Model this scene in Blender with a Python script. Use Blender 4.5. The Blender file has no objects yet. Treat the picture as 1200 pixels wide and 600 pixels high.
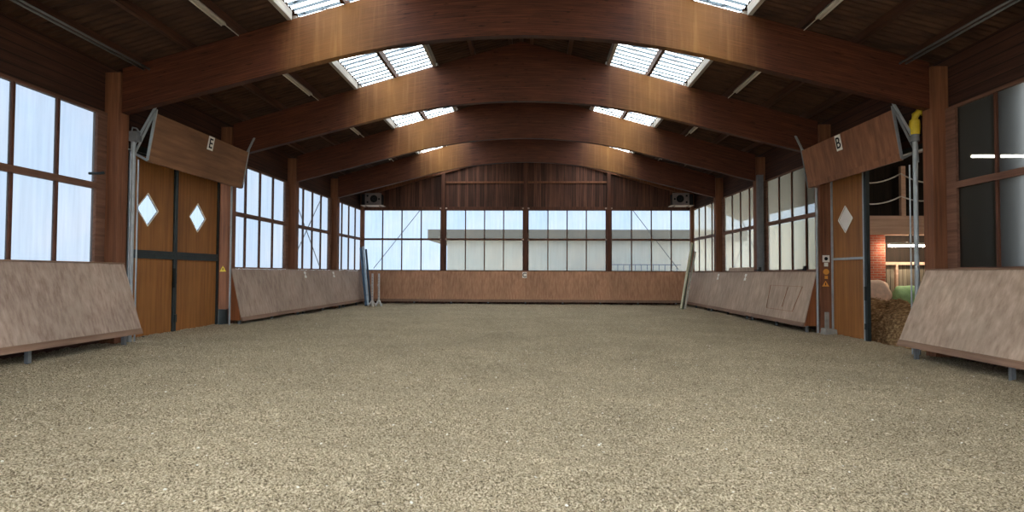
import bpy, bmesh, math, random
import numpy as np
from mathutils import Vector, Matrix

random.seed(7)
rng = np.random.default_rng(11)
scene = bpy.context.scene
COL = scene.collection

# ------------------------------------------------------------------ sizes (metres)
D = 32.07            # gable wall
P = 4.845            # bay length
HW = 9.0             # half width at the glass
RIDGE, SLOPE = 8.6, 0.2814
YB = [D - k * P for k in (5, 4, 3, 2, 1)]   # arches, nearest first
SILL, WTOP, TRANS = 1.80, 5.08, 3.50
YFRONT = -0.8

SKY = 9.0            # brightness of the overcast sky

# ------------------------------------------------------------------ materials
def lin(r, g, b):
    f = lambda c: (c / 12.92 if c <= 0.04045 else ((c + 0.055) / 1.055) ** 2.4)
    return (f(r / 255), f(g / 255), f(b / 255), 1)

class NT:
    def __init__(s, name):
        s.m = bpy.data.materials.new(name)
        s.m.use_nodes = True
        s.t = s.m.node_tree
        s.t.nodes.clear()
        s.out = s.n('ShaderNodeOutputMaterial')
    def n(s, typ, **k):
        nd = s.t.nodes.new(typ)
        for a, v in k.items():
            if a.startswith('i_'):
                nd.inputs[a[2:].replace('_', ' ')].default_value = v
            else:
                setattr(nd, a, v)
        return nd
    def l(s, a, b):
        s.t.links.new(a, b)
    def coord(s, kind='Object', scale=(1, 1, 1)):
        c = s.n('ShaderNodeTexCoord')
        mp = s.n('ShaderNodeMapping')
        mp.inputs['Scale'].default_value = scale
        s.l(c.outputs[kind], mp.inputs['Vector'])
        return mp.outputs[0]
    def noise(s, vec, scale=1.0, detail=4, rough=0.55):
        nd = s.n('ShaderNodeTexNoise')
        nd.inputs['Scale'].default_value = scale
        nd.inputs['Detail'].default_value = detail
        nd.inputs['Roughness'].default_value = rough
        s.l(vec, nd.inputs['Vector'])
        return nd.outputs['Fac']
    def ramp(s, fac, stops):
        r = s.n('ShaderNodeValToRGB')
        e = r.color_ramp.elements
        while len(e) < len(stops):
            e.new(0.5)
        for el, (p, c) in zip(e, stops):
            el.position = p
            el.color = c if isinstance(c, tuple) else (c, c, c, 1)
        s.l(fac, r.inputs[0])
        return r.outputs[0]
    def math(s, op, a, b=None, c=None):
        nd = s.n('ShaderNodeMath', operation=op)
        for i, v in enumerate((a, b, c)):
            if v is None:
                continue
            if isinstance(v, (int, float)):
                nd.inputs[i].default_value = v
            else:
                s.l(v, nd.inputs[i])
        return nd.outputs[0]
    def mix(s, mode, fac, a, b):
        nd = s.n('ShaderNodeMix', data_type='RGBA', blend_type=mode)
        for i, v in ((0, fac), (6, a), (7, b)):
            if isinstance(v, (int, float, tuple)):
                nd.inputs[i].default_value = v
            else:
                s.l(v, nd.inputs[i])
        return nd.outputs[2]
    def principled(s, col, rough=0.7, metal=0.0, bump=None, bstr=0.3, bdist=0.01, spec=0.3):
        b = s.n('ShaderNodeBsdfPrincipled')
        if isinstance(col, tuple):
            b.inputs['Base Color'].default_value = col
        else:
            s.l(col, b.inputs['Base Color'])
        b.inputs['Roughness'].default_value = rough
        b.inputs['Metallic'].default_value = metal
        b.inputs['Specular IOR Level'].default_value = spec
        if bump is not None:
            bn = s.n('ShaderNodeBump')
            bn.inputs['Strength'].default_value = bstr
            bn.inputs['Distance'].default_value = bdist
            s.l(bump, bn.inputs['Height'])
            s.l(bn.outputs[0], b.inputs['Normal'])
        s.l(b.outputs[0], s.out.inputs[0])
        return s.m

def wood(name, dark, light, grain='Z', rough=0.65, across=16, along=0.7, plank=None, pvar=0.5, dirt=None, spec=0.25):
    t = NT(name)
    sc = [across] * 3
    sc['XYZ'.index(grain)] = along
    v = t.coord('Object', tuple(sc))
    g = t.noise(v, 1.0, 6, 0.6)
    col = t.ramp(g, [(0.3, dark), (0.72, light)])
    big = t.noise(t.coord('Object', (0.45, 0.45, 0.45)), 1.0, 3)
    col = t.mix('MULTIPLY', 1.0, col, t.ramp(big, [(0.3, 0.72), (0.7, 1.12)]))
    if plank:
        ax, w = plank
        sp = t.n('ShaderNodeSeparateXYZ')
        t.l(t.coord('Object'), sp.inputs[0])
        q = t.math('DIVIDE', sp.outputs['XYZ'.index(ax)], w)
        wn = t.n('ShaderNodeTexWhiteNoise', noise_dimensions='1D')
        t.l(t.math('FLOOR', q), wn.inputs['W'])
        col = t.mix('MULTIPLY', 1.0, col, t.ramp(wn.outputs['Value'], [(0, 1 - pvar), (1, 1 + pvar)]))
        fr = t.math('ABSOLUTE', t.math('SUBTRACT', t.math('FRACT', q), 0.5))
        col = t.mix('MIX', t.math('GREATER_THAN', fr, 0.5 - 0.008 / w), col, (0.012, 0.008, 0.006, 1))
    if dirt:
        dn = t.noise(t.coord('Object', (1.5, 1.5, 1.5)), 1.0, 6, 0.7)
        col = t.mix('MIX', t.ramp(dn, [(0.45, 0.0), (0.75, 0.55)]), col, dirt)
    return t.principled(col, rough, 0, g, 0.15, 0.01, spec)

def plain(name, col, rough=0.6, metal=0.0, var=0.25, scale=4.0, spec=0.3):
    t = NT(name)
    g = t.noise(t.coord('Object'), scale, 5, 0.6)
    c = t.mix('MULTIPLY', 1.0, col, t.ramp(g, [(0.3, 1 - var), (0.7, 1 + var * 0.6)]))
    return t.principled(c, rough, metal, g, 0.05, 0.005, spec)

def pane_mat(name, tint, milk, milkcol=(0.8, 0.85, 0.9, 1), streak=0.25, ivar=0.12):
    """dusty see-through glazing: mostly clear, partly milky, streaked with dirt"""
    t = NT(name)
    geo = t.n('ShaderNodeNewGeometry')
    rv = t.ramp(geo.outputs['Random Per Island'], [(0, (0.80, 0.90, 1.04, 1)), (0.5, (0.97, 0.99, 1.0, 1)), (1, (1.06, 1.04, 1.0, 1))])
    st = t.noise(t.coord('Object', (9, 9, 0.5)), 1.0, 4, 0.6)
    sm = t.ramp(st, [(0.3, 1 - streak), (0.7, 1.0)])
    cl = t.noise(t.coord('Object', (0.9, 0.9, 0.9)), 1.0, 3)
    cc = t.ramp(cl, [(0.3, (0.86, 0.95, 1.0, 1)), (0.7, (1.0, 1.0, 1.0, 1))])
    c = t.mix('MULTIPLY', 1.0, t.mix('MULTIPLY', 1.0, t.mix('MULTIPLY', 1.0, tint, rv), sm), cc)
    tr = t.n('ShaderNodeBsdfTransparent')
    t.l(c, tr.inputs[0])
    tl = t.n('ShaderNodeBsdfTranslucent')
    tl.inputs[0].default_value = milkcol
    mx = t.n('ShaderNodeMixShader')
    mx.inputs[0].default_value = milk
    t.l(tr.outputs[0], mx.inputs[1])
    t.l(tl.outputs[0], mx.inputs[2])
    t.l(mx.outputs[0], t.out.inputs[0])
    return t.m

def skylight_mat(fill=False):
    t = NT('skylight_sheet')
    sp = t.n('ShaderNodeSeparateXYZ')
    t.l(t.coord('Object'), sp.inputs[0])
    w = t.math('SINE', t.math('MULTIPLY', sp.outputs[1], 2 * math.pi / 0.27))
    n1 = t.noise(t.coord('Object', (1.2, 9, 1)), 1.0, 5, 0.6)
    k = t.math('ADD', w, t.math('MULTIPLY', t.math('SUBTRACT', n1, 0.5), 1.8))
    base = t.ramp(t.math('MULTIPLY_ADD', k, 0.5, 0.5), [(0.34, (0.040, 0.046, 0.048, 1)), (0.50, (0.085, 0.09, 0.09, 1)), (0.66, (0.93, 0.87, 0.79, 1))])
    n2 = t.noise(t.coord('Object', (3.2, 9, 3)), 1.0, 4, 0.6)
    sp2 = t.ramp(n2, [(0.60, 1.0), (0.64, 0.03)])
    c = t.mix('MULTIPLY', 1.0, base, sp2)
    tr = t.n('ShaderNodeBsdfTransparent')
    if fill:
        tr.inputs[0].default_value = (0.95, 0.90, 0.83, 1)  # unseen sheets overhead, cleared to brighten the near sand
    else:
        t.l(c, tr.inputs[0])
    t.l(tr.outputs[0], t.out.inputs[0])
    return t.m

def glulam_mat():
    t = NT('glulam_timber')
    uv = t.coord('UV')
    sp = t.n('ShaderNodeSeparateXYZ')
    t.l(uv, sp.inputs[0])
    g = t.noise(t.coord('UV', (1.1, 30, 1)), 1.0, 7, 0.62)
    col = t.ramp(g, [(0.28, lin(64, 32, 21)), (0.5, lin(87, 46, 29)), (0.75, lin(112, 64, 39))])
    # laminations, 4 cm apart, each of a slightly different board
    q = t.math('DIVIDE', sp.outputs[1], 0.042)
    wn = t.n('ShaderNodeTexWhiteNoise', noise_dimensions='1D')
    t.l(t.math('FLOOR', q), wn.inputs['W'])
    col = t.mix('MULTIPLY', 1.0, col, t.ramp(wn.outputs['Value'], [(0, 0.86), (1, 1.08)]))
    fr = t.math('ABSOLUTE', t.math('SUBTRACT', t.math('FRACT', q), 0.5))
    col = t.mix('MULTIPLY', t.ramp(fr, [(0.38, 0.0), (0.48, 0.75)]), col, (0.45, 0.36, 0.30, 1))
    # knots and short checks
    kn = t.noise(t.coord('UV', (3, 16, 1)), 1.0, 3, 0.5)
    col = t.mix('MULTIPLY', t.ramp(kn, [(0.63, 0.0), (0.68, 0.75)]), col, (0.3, 0.22, 0.17, 1))
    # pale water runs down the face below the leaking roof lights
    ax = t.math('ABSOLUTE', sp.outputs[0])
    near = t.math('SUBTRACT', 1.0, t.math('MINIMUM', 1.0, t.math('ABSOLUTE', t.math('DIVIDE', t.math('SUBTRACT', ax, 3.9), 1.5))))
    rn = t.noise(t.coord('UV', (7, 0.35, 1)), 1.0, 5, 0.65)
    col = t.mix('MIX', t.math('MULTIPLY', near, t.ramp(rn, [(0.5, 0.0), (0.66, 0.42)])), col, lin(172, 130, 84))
    col = t.mix('MIX', t.math('MULTIPLY', near, 0.62), col, lin(152, 104, 48))  # glow of the skylights on the arches, painted into the timber colour
    big = t.noise(t.coord('UV', (0.5, 0.9, 1)), 1.0, 3)
    col = t.mix('MULTIPLY', 1.0, col, t.ramp(big, [(0.3, 0.78), (0.7, 1.1)]))
    return t.principled(col, 0.6, 0, g, 0.12, 0.01, 0.25)

def sand_mat():
    t = NT('riding_sand')
    o = t.coord('Object')
    n1 = t.noise(o, 55.0, 3, 0.7)
    n2 = t.noise(o, 0.55, 4, 0.6)
    n3 = t.noise(t.coord('Object', (1.6, 9, 1)), 1.0, 4, 0.6)
    col = t.ramp(n1, [(0.36, lin(100, 86, 67)), (0.5, lin(186, 165, 132)), (0.64, lin(236, 217, 185))])
    col = t.mix('MULTIPLY', 1.0, col, t.ramp(n2, [(0.3, 0.86), (0.7, 1.08)]))
    col = t.mix('MULTIPLY', 1.0, col, t.ramp(n3, [(0.3, 0.9), (0.7, 1.06)]))
    vo = t.n('ShaderNodeTexVoronoi', feature='F1')
    vo.inputs['Scale'].default_value = 13
    t.l(o, vo.inputs['Vector'])
    wn = t.n('ShaderNodeTexWhiteNoise', noise_dimensions='3D')
    t.l(vo.outputs['Position'], wn.inputs['Vector'])
    pick = t.math('GREATER_THAN', wn.outputs['Value'], 0.88)
    close = t.math('LESS_THAN', vo.outputs['Distance'], 0.17)
    col = t.mix('MIX', t.math('MULTIPLY', pick, close), col, lin(250, 242, 226))
    h = t.math('ADD', n1, t.math('MULTIPLY', t.noise(o, 90.0, 3, 0.6), 0.4))
    return t.principled(col, 0.95, 0, h, 1.0, 0.05, 0.1)

def brick_mat():
    t = NT('red_brick')
    sp = t.n('ShaderNodeSeparateXYZ'); t.l(t.coord('Object'), sp.inputs[0])
    cb = t.n('ShaderNodeCombineXYZ')
    t.l(t.math('ADD', sp.outputs[0], sp.outputs[1]), cb.inputs[0]); t.l(sp.outputs[2], cb.inputs[1])
    b = t.n('ShaderNodeTexBrick')
    t.l(cb.outputs[0], b.inputs['Vector'])
    b.inputs['Scale'].default_value = 1
    b.inputs['Brick Width'].default_value = 0.24
    b.inputs['Row Height'].default_value = 0.077
    b.inputs['Mortar Size'].default_value = 0.008
    b.inputs['Color1'].default_value = lin(170, 84, 58)
    b.inputs['Color2'].default_value = lin(140, 66, 48)
    b.inputs['Mortar'].default_value = lin(150, 130, 115)
    return t.principled(b.outputs['Color'], 0.85)

def hay_mat():
    t = NT('old_straw')
    o = t.coord('Object')
    g = t.noise(t.coord('Object', (9, 9, 22)), 1.0, 7, 0.75)
    c = t.ramp(g, [(0.3, lin(58, 40, 26)), (0.5, lin(146, 112, 76)), (0.68, lin(214, 180, 132))])
    return t.principled(c, 0.95, 0, g, 1.0, 0.05, 0.1)

def emit(name, col, s):
    t = NT(name)
    e = t.n('ShaderNodeEmission')
    e.inputs[0].default_value = col
    e.inputs[1].default_value = s
    t.l(e.outputs[0], t.out.inputs[0])
    return t.m

MT = dict(
    glulam=glulam_mat(), sand=sand_mat(), brick=brick_mat(), hay=hay_mat(), skysheet=skylight_mat(), skyfill=skylight_mat(True),
    roof=wood('roof_sheet_brown', lin(46, 31, 23), lin(88, 60, 43), 'X', 0.85, 7, 0.8),
    purlin=wood('purlin_timber', lin(60, 37, 27), lin(92, 60, 43), 'Y'),
    pale_board=wood('pale_painted_board', lin(150, 142, 132), lin(198, 190, 178), 'Y'),
    post=wood('post_timber', lin(100, 59, 39), lin(142, 92, 63), 'Z'),
    gable=wood('gable_planks', lin(58, 36, 29), lin(112, 73, 56), 'Z', 0.75, 14, 0.5, plank=('X', 0.21), pvar=0.4),
    sidewall=wood('eaves_planks', lin(52, 31, 24), lin(86, 54, 39), 'Y', 0.75, 14, 0.5, plank=('Z', 0.2), pvar=0.2),
    frame=wood('window_timber', lin(72, 42, 30), lin(110, 68, 48), 'Z'),
    sideframe=wood('side_window_timber', lin(92, 60, 46), lin(132, 94, 74), 'Y'),
    sidekick=wood('scuffed_kickboard', lin(138, 112, 96), lin(186, 160, 142), 'Z', 0.7, 13, 0.6, dirt=lin(170, 150, 132)),
    rightkick=wood('scuffed_kickboard_pale', lin(154, 128, 108), lin(198, 170, 148), 'Z', 0.7, 10, 0.7, dirt=lin(166, 146, 126)),
    backkick=wood('brown_kickboard', lin(162, 114, 84), lin(206, 154, 120), 'Z', 0.65, 13, 0.5, dirt=lin(168, 128, 96)),
    kickrail=wood('kickboard_edge', lin(118, 88, 70), lin(150, 118, 96), 'Y'),
    plywood=wood('raised_kickboard_ply', lin(106, 72, 50), lin(142, 100, 70), 'Y', 0.7, 8, 0.6),
    plyred=wood('raised_kickboard_redbrown', lin(108, 68, 46), lin(148, 98, 68), 'Z', 0.7, 9, 0.6),
    door=wood('door_ply', lin(130, 80, 37), lin(166, 108, 55), 'Z', 0.55, 10, 0.5),
    gusset=wood('gusset_ply', lin(120, 66, 34), lin(156, 92, 52), 'Z'),
    dark_steel=plain('dark_green_steel', lin(44, 50, 50), 0.5, 0.2),
    steel=plain('galvanised_steel', lin(165, 168, 168), 0.45, 0.35, 0.2),
    dull_steel=plain('dull_grey_steel', lin(120, 120, 120), 0.6, 0.2, 0.2),
    bracket=plain('pale_bracket', lin(190, 160, 145), 0.6),
    black=plain('black_box', lin(22, 22, 24), 0.6),
    cone=plain('speaker_cone', lin(14, 14, 15), 0.5),
    baffle=plain('grey_baffle', lin(134, 120, 116), 0.7),
    shelf=plain('shelf_board', lin(208, 190, 176), 0.7),
    white=plain('white_plate', lin(232, 226, 214), 0.5, 0, 0.08),
    ink=plain('black_ink', lin(16, 15, 15), 0.7, 0, 0.05),
    yellow=plain('yellow_paint', lin(205, 175, 45), 0.5),
    orange=plain('orange_warning', lin(226, 150, 62), 0.5, 0, 0.1),
    fixture=plain('fixture_enamel', lin(188, 180, 168), 0.5, 0, 0.15),
    rubber=plain('rubber', lin(30, 28, 27), 0.8),
    concrete=plain('concrete', lin(150, 142, 132), 0.9, 0, 0.25, 6),
    pole_blue=plain('pole_blue', lin(70, 92, 112), 0.5, 0, 0.3),
    pole_pale=plain('pole_pale', lin(178, 192, 200), 0.5, 0, 0.2),
    pole_dark=plain('pole_dark', lin(52, 62, 72), 0.5, 0, 0.3),
    pole_cream=plain('pole_cream', lin(198, 190, 158), 0.5, 0, 0.2),
    pole_green=plain('pole_green', lin(84, 90, 70), 0.6, 0, 0.3),
    pole_grey=plain('pole_grey', lin(170, 162, 148), 0.6, 0, 0.3),
    alu=plain('aluminium', lin(196, 192, 184), 0.45, 0.2, 0.12),
    diamond_milk=plain('milky_acrylic', lin(225, 214, 204), 0.4, 0, 0.06),
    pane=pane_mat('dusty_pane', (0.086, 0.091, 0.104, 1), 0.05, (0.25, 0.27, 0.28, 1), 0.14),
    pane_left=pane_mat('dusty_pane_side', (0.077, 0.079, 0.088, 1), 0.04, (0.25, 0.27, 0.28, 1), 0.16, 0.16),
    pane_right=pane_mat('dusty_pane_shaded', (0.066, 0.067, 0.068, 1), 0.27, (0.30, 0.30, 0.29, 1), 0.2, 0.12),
    rod=plain('wire_rod', lin(150, 146, 144), 0.6),
    render_wall=plain('pale_render', lin(255, 243, 218), 0.9, 0, 0.04, 0.5),
    fascia=plain('grey_fascia', lin(148, 130, 104), 0.8, 0, 0.1, 0.4),
    ground=plain('yard_ground', lin(252, 238, 214), 0.95, 0, 0.2, 0.3),
    rail_steel=plain('railing_blue_grey', lin(118, 128, 146), 0.6),
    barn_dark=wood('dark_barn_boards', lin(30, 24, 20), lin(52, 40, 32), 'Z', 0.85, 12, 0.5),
    pinkbeam=wood('bleached_beam', lin(206, 164, 140), lin(236, 198, 172), 'X', 0.8),
    greyboard=wood('grey_boards', lin(118, 106, 90), lin(172, 158, 138), 'Z', 0.85, 14, 0.5, plank=('X', 0.13), pvar=0.3),
    rope=plain('white_rope', lin(226, 216, 206), 0.8, 0, 0.1),
    sack_pink=plain('woven_sack_pale', lin(226, 194, 172), 0.8, 0, 0.2, 7),
    sack_green=plain('woven_sack_green', lin(150, 186, 132), 0.7, 0, 0.25, 7),
    tube=emit('lit_tube', (1.0, 0.86, 0.66, 1), 90.0), tube_added=emit('lit_tube_added', (1.0, 0.86, 0.66, 1), 90.0),
)

# ------------------------------------------------------------------ mesh helpers
class MB:
    def __init__(s):
        s.v, s.f, s.uv = [], [], None
    def add(s, vs, fs):
        k = len(s.v)
        s.v += [tuple(map(float, p)) for p in vs]
        s.f += [tuple(i + k for i in f) for f in fs]
        return s
    def hexa(s, a):           # 8 corners: bottom loop 0-3, top loop 4-7
        return s.add(a, [(3, 2, 1, 0), (4, 5, 6, 7), (0, 1, 5, 4), (1, 2, 6, 5), (2, 3, 7, 6), (3, 0, 4, 7)])
    def box(s, x0, x1, y0, y1, z0, z1):
        return s.hexa([(x0, y0, z0), (x1, y0, z0), (x1, y1, z0), (x0, y1, z0), (x0, y0, z1), (x1, y0, z1), (x1, y1, z1), (x0, y1, z1)])
    def bar(s, p, q, w, h, up=(0, 0, 1)):
        p, q, up = Vector(p), Vector(q), Vector(up)
        d = (q - p).normalized()
        r = d.cross(up)
        if r.length < 1e-4:
            r = d.cross(Vector((1, 0, 0)))
        r.normalize()
        u = r.cross(d).normalized()
        r, u = r * w / 2, u * h / 2
        return s.hexa([p - r - u, p + r - u, q + r - u, q - r - u, p - r + u, p + r + u, q + r + u, q - r + u])
    def tube(s, pts, r, n=10, rads=None):
        pts = [Vector(p) for p in pts]
        rings = []
        ref = Vector((0.31, 0.17, 0.93))
        for i, p in enumerate(pts):
            d = ((pts[min(i + 1, len(pts) - 1)] - pts[max(i - 1, 0)])).normalized()
            a = d.cross(ref)
            if a.length < 0.05:
                a = d.cross(Vector((1, 0, 0)))
            a.normalize()
            b = d.cross(a).normalized()
            rr = rads[i] if rads else r
            rings.append([p + (a * math.cos(2 * math.pi * k / n) + b * math.sin(2 * math.pi * k / n)) * rr for k in range(n)])
        vs = [q for R in rings for q in R]
        fs = []
        for i in range(len(rings) - 1):
            for k in range(n):
                fs.append((i * n + k, i * n + (k + 1) % n, (i + 1) * n + (k + 1) % n, (i + 1) * n + k))
        fs.append(tuple(range(n))[::-1])
        fs.append(tuple((len(rings) - 1) * n + k for k in range(n)))
        return s.add(vs, fs)
    def prism(s, poly, off):  # polygon of 3-D points swept by a vector
        n = len(poly)
        off = Vector(off)
        vs = [Vector(p) for p in poly] + [Vector(p) + off for p in poly]
        fs = [tuple(range(n))[::-1], tuple(range(n, 2 * n))]
        fs += [(i, (i + 1) % n, n + (i + 1) % n, n + i) for i in range(n)]
        return s.add(vs, fs)

def props(o, label=None, cat=None, group=None, kind=None):
    if label: o['label'] = label
    if cat: o['category'] = cat
    if group: o['group'] = group
    if kind: o['kind'] = kind
    return o

def wloc(o):
    v = Vector((0, 0, 0))
    while o is not None:
        v = v + o.location
        o = o.parent
    return v

def base_of(vs):
    a = np.array(vs)
    lo, hi = a.min(0), a.max(0)
    return Vector(((lo[0] + hi[0]) / 2, (lo[1] + hi[1]) / 2, lo[2]))

def build(name, mb, mat, parent=None, label=None, cat=None, group=None, kind=None, bevel=0.0, smooth=False):
    """one mesh object; its vertices are given in world metres"""
    b = base_of(mb.v)
    me = bpy.data.meshes.new(name)
    me.from_pydata([(p[0] - b[0], p[1] - b[1], p[2] - b[2]) for p in mb.v], [], mb.f)
    bm = bmesh.new(); bm.from_mesh(me)
    bmesh.ops.recalc_face_normals(bm, faces=bm.faces)
    bm.to_mesh(me); bm.free()
    me.materials.append(mat)
    if smooth:
        for p in me.polygons: p.use_smooth = True
    me.update()
    o = bpy.data.objects.new(name, me)
    COL.objects.link(o)
    o.location = b
    if parent is not None:
        o.parent = parent
        o.location = b - wloc(parent)
    if bevel:
        m = o.modifiers.new('edge', 'BEVEL'); m.width = bevel; m.segments = 2; m.limit_method = 'ANGLE'
    return props(o, label, cat, group, kind)

def thing(name, loc, label, cat, group=None, kind=None):
    o = bpy.data.objects.new(name, None)
    o.empty_display_size = 0.2
    COL.objects.link(o)
    o.location = loc
    return props(o, label, cat, group, kind)

def letter(ch, size, origin, right, up, mat, parent, depth=0.004):
    """a character as a thin raised mesh, centred on origin"""
    cu = bpy.data.curves.new('tmp', 'FONT'); cu.body = ch; cu.size = size; cu.extrude = depth
    cu.align_x = 'CENTER'; cu.align_y = 'CENTER'; cu.offset = 0.004
    to = bpy.data.objects.new('tmp', cu); COL.objects.link(to)
    dg = bpy.context.evaluated_depsgraph_get(); dg.update()
    me = bpy.data.meshes.new_from_object(to.evaluated_get(dg))
    bpy.data.objects.remove(to)
    xs = [v.co.x for v in me.vertices]; ys = [v.co.y for v in me.vertices]
    cx, cy = (min(xs) + max(xs)) / 2, (min(ys) + max(ys)) / 2
    R, U = Vector(right).normalized(), Vector(up).normalized()
    N = R.cross(U)
    O = Vector(origin)
    mb = MB()
    mb.add([O + R * (v.co.x - cx) + U * (v.co.y - cy) + N * v.co.z for v in me.vertices], [tuple(p.vertices) for p in me.polygons])
    return build('letter', mb, mat, parent)

# ------------------------------------------------------------------ setting: floor
def vnoise(x, y, seed):
    xi, yi = np.floor(x).astype(np.int64), np.floor(y).astype(np.int64)
    fx, fy = x - xi, y - yi
    fx, fy = fx * fx * (3 - 2 * fx), fy * fy * (3 - 2 * fy)
    def h(a, b):
        n = (a * 374761393 + b * 668265263 + seed * 1442695041) & 0xffffffff
        n = ((n ^ (n >> 13)) * 1274126177) & 0xffffffff
        return ((n ^ (n >> 16)) & 0xffff) / 65535.0
    return (h(xi, yi) * (1 - fx) + h(xi + 1, yi) * fx) * (1 - fy) + (h(xi, yi + 1) * (1 - fx) + h(xi + 1, yi + 1) * fx) * fy

def ground_z(x, y):
    tilt = -0.008 * x * np.clip((27 - y) / 8, 0, 1)
    bank = 0.03 * np.clip((np.abs(x) - 8.0) / 1.0, 0, 1)
    return tilt + bank

def make_floor():
    ys = [YFRONT, 0, 1, 2, 2.6]
    y = 3.2
    while y < D:
        ys.append(y)
        y += 0.026 if y < 8 else (0.045 if y < 13 else 0.09)
    ys.append(D)
    ys = np.array(ys)
    xs = np.linspace(-9.05, 9.05, 680)
    X, Y = np.meshgrid(xs, ys)
    Z = ground_z(X, Y)
    amp = np.where(Y > 3, 1.0, 0.0)
    r = 0.030 * (vnoise(X * 9, Y * 9, 1) - .5) + 0.026 * (vnoise(X * 19, Y * 19, 2) - .5) + 0.032 * (vnoise(X * 38, Y * 38, 3) - .5)
    r += 0.03 * (vnoise(X * 1.1, Y * 2.6, 5) - .5) + 0.012 * (vnoise(X * 2.2, Y * 9, 4) - .5)
    rake = np.clip((7.0 - Y) / 2, 0, 1) * np.clip(1.4 - np.abs(X + 0.3) / 1.6, 0, 1)
    r += rake * 0.008 * np.sin(X * 2 * math.pi / 0.11)
    Z = Z + amp * r
    nx, ny = len(xs), len(ys)
    co = np.stack([X, Y, Z], -1).reshape(-1, 3).astype(np.float32)
    idx = np.arange(nx * ny).reshape(ny, nx)
    q = np.stack([idx[:-1, :-1], idx[:-1, 1:], idx[1:, 1:], idx[1:, :-1]], -1).reshape(-1, 4).astype(np.int32)
    me = bpy.data.meshes.new('floor')
    me.vertices.add(len(co)); me.vertices.foreach_set('co', co.ravel())
    me.loops.add(q.size); me.loops.foreach_set('vertex_index', q.ravel())
    me.polygons.add(len(q)); me.polygons.foreach_set('loop_start', np.arange(0, q.size, 4, dtype=np.int32))
    me.update(calc_edges=True)
    me.polygons.foreach_set('use_smooth', np.ones(len(q), dtype=bool))
    me.materials.append(MT['sand'])
    o = bpy.data.objects.new('floor', me); COL.objects.link(o)
    props(o, 'loose beige riding sand covering the whole hall floor', 'floor', kind='structure')
make_floor()

# yard around the hall
gm = MB(); gm.box(-60, 60, -40, 120, -0.9, -0.55)
build('ground', gm, MT['ground'], label='pale open yard around the hall seen through the panes', cat='ground', kind='structure')

# ------------------------------------------------------------------ setting: roof
def roof_z(x, dz=0.0):
    return RIDGE + dz - SLOPE * abs(x)

def corrugated(mb, x0, x1, y0, y1, dz, period=0.18, amp=0.022, n=6):
    m = int(round((y1 - y0) / period * n))
    vs = []
    for i in range(m + 1):
        y = y0 + (y1 - y0) * i / m
        a = amp * math.sin(2 * math.pi * y / period)
        vs += [(x0, y, roof_z(x0, dz) + a), (x1, y, roof_z(x1, dz) + a)]
    mb.add(vs, [(2 * i, 2 * i + 1, 2 * i + 3, 2 * i + 2) for i in range(m)])

DECK = 0.215
SKX = (2.66, 3.79, 4.92)
cm = MB()
for s in (-1, 1):
    corrugated(cm, 0.0, s * SKX[0], YFRONT - 0.3, D + 0.3, DECK)
    corrugated(cm, s * SKX[2], s * 9.5, YFRONT - 0.3, D + 0.3, DECK)
    corrugated(cm, s * SKX[0], s * SKX[2], D - 0.3, D + 0.3, DECK)
build('ceiling', cm, MT['roof'], label='dark brown corrugated roof sheeting above the purlins', cat='ceiling', kind='structure')

BAYN = ['in front of the nearest arch', 'between the nearest and the second arch', 'between the second and the third arch',
        'between the third and the fourth arch', 'between the fourth arch and the gable wall']
BAYS = [(YB[0], YB[1]), (YB[1], YB[2]), (YB[2], YB[3]), (YB[3], YB[4]), (YB[4], D - 0.3)]
SIDE = {-1: 'left', 1: 'right'}
# roof lights: one per bay and slope; behind the camera longer strips run on, made clear to light the near floor
strips = [(YFRONT, YB[0], None)] + [(a, b, i) for i, (a, b) in enumerate(BAYS)]
for s in (-1, 1):
    for y0, y1, i in strips:
        where = BAYN[i] if i is not None else 'above the viewer, unseen, cleared to light the near floor'
        t = thing('skylight', (s * SKX[1], (y0 + y1) / 2, roof_z(SKX[1])), f'translucent corrugated skylight on the {SIDE[s]} roof slope {where}', 'skylight')
        for a, b in ((0, 1), (1, 2)):
            m = MB(); corrugated(m, s * SKX[a], s * SKX[b], y0, y1, DECK, 0.27, 0.010)
            build('sheet', m, MT['skyfill' if i is None else 'skysheet'], t)
        for x in (SKX[0] - 0.055, SKX[2] + 0.055):
            m = MB(); z = roof_z(x)
            m.box(s * x - 0.05, s * x + 0.05, y0 + 0.12, y1 - 0.12, z - 0.02, z + 0.185)
            build('frame_board', m, MT['pale_board'], t, label='pale painted edge board')
        m = MB(); z = roof_z(SKX[1])
        m.box(s * SKX[1] - 0.045, s * SKX[1] + 0.045, y0 + 0.12, y1 - 0.12, z - 0.01, z + 0.185)
        build('divider', m, MT['purlin'], t, label='dark timber divider')

for s in (-1, 1):
    for x, w in ((0.32, 'beside the ridge'), (1.45, 'between ridge and skylights'), (6.12, 'above the tube lights'), (7.27, 'between tube lights and eaves'), (8.42, 'lowest, along the eaves')):
        m = MB(); z = roof_z(x, -0.01)
        m.box(s * x - 0.055, s * x + 0.055, YFRONT, D, z + 0.03, z + 0.20)
        build('purlin', m, MT['purlin'], None, f'timber purlin on the {SIDE[s]} roof slope, {w}', 'purlin')
m = MB(); m.box(-0.06, 0.06, YFRONT, D, RIDGE, RIDGE + 0.19)
build('ridge_beam', m, MT['purlin'], None, 'dark ridge timber along the very top of the roof', 'beam')

# ------------------------------------------------------------------ arches and posts
def soffit(x):
    x = abs(x); R, x0 = 17.5, 4.45
    return 6.81 - (x * x / (2 * R) if x < x0 else x0 * x0 / (2 * R) + x0 / R * (x - x0))

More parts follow.
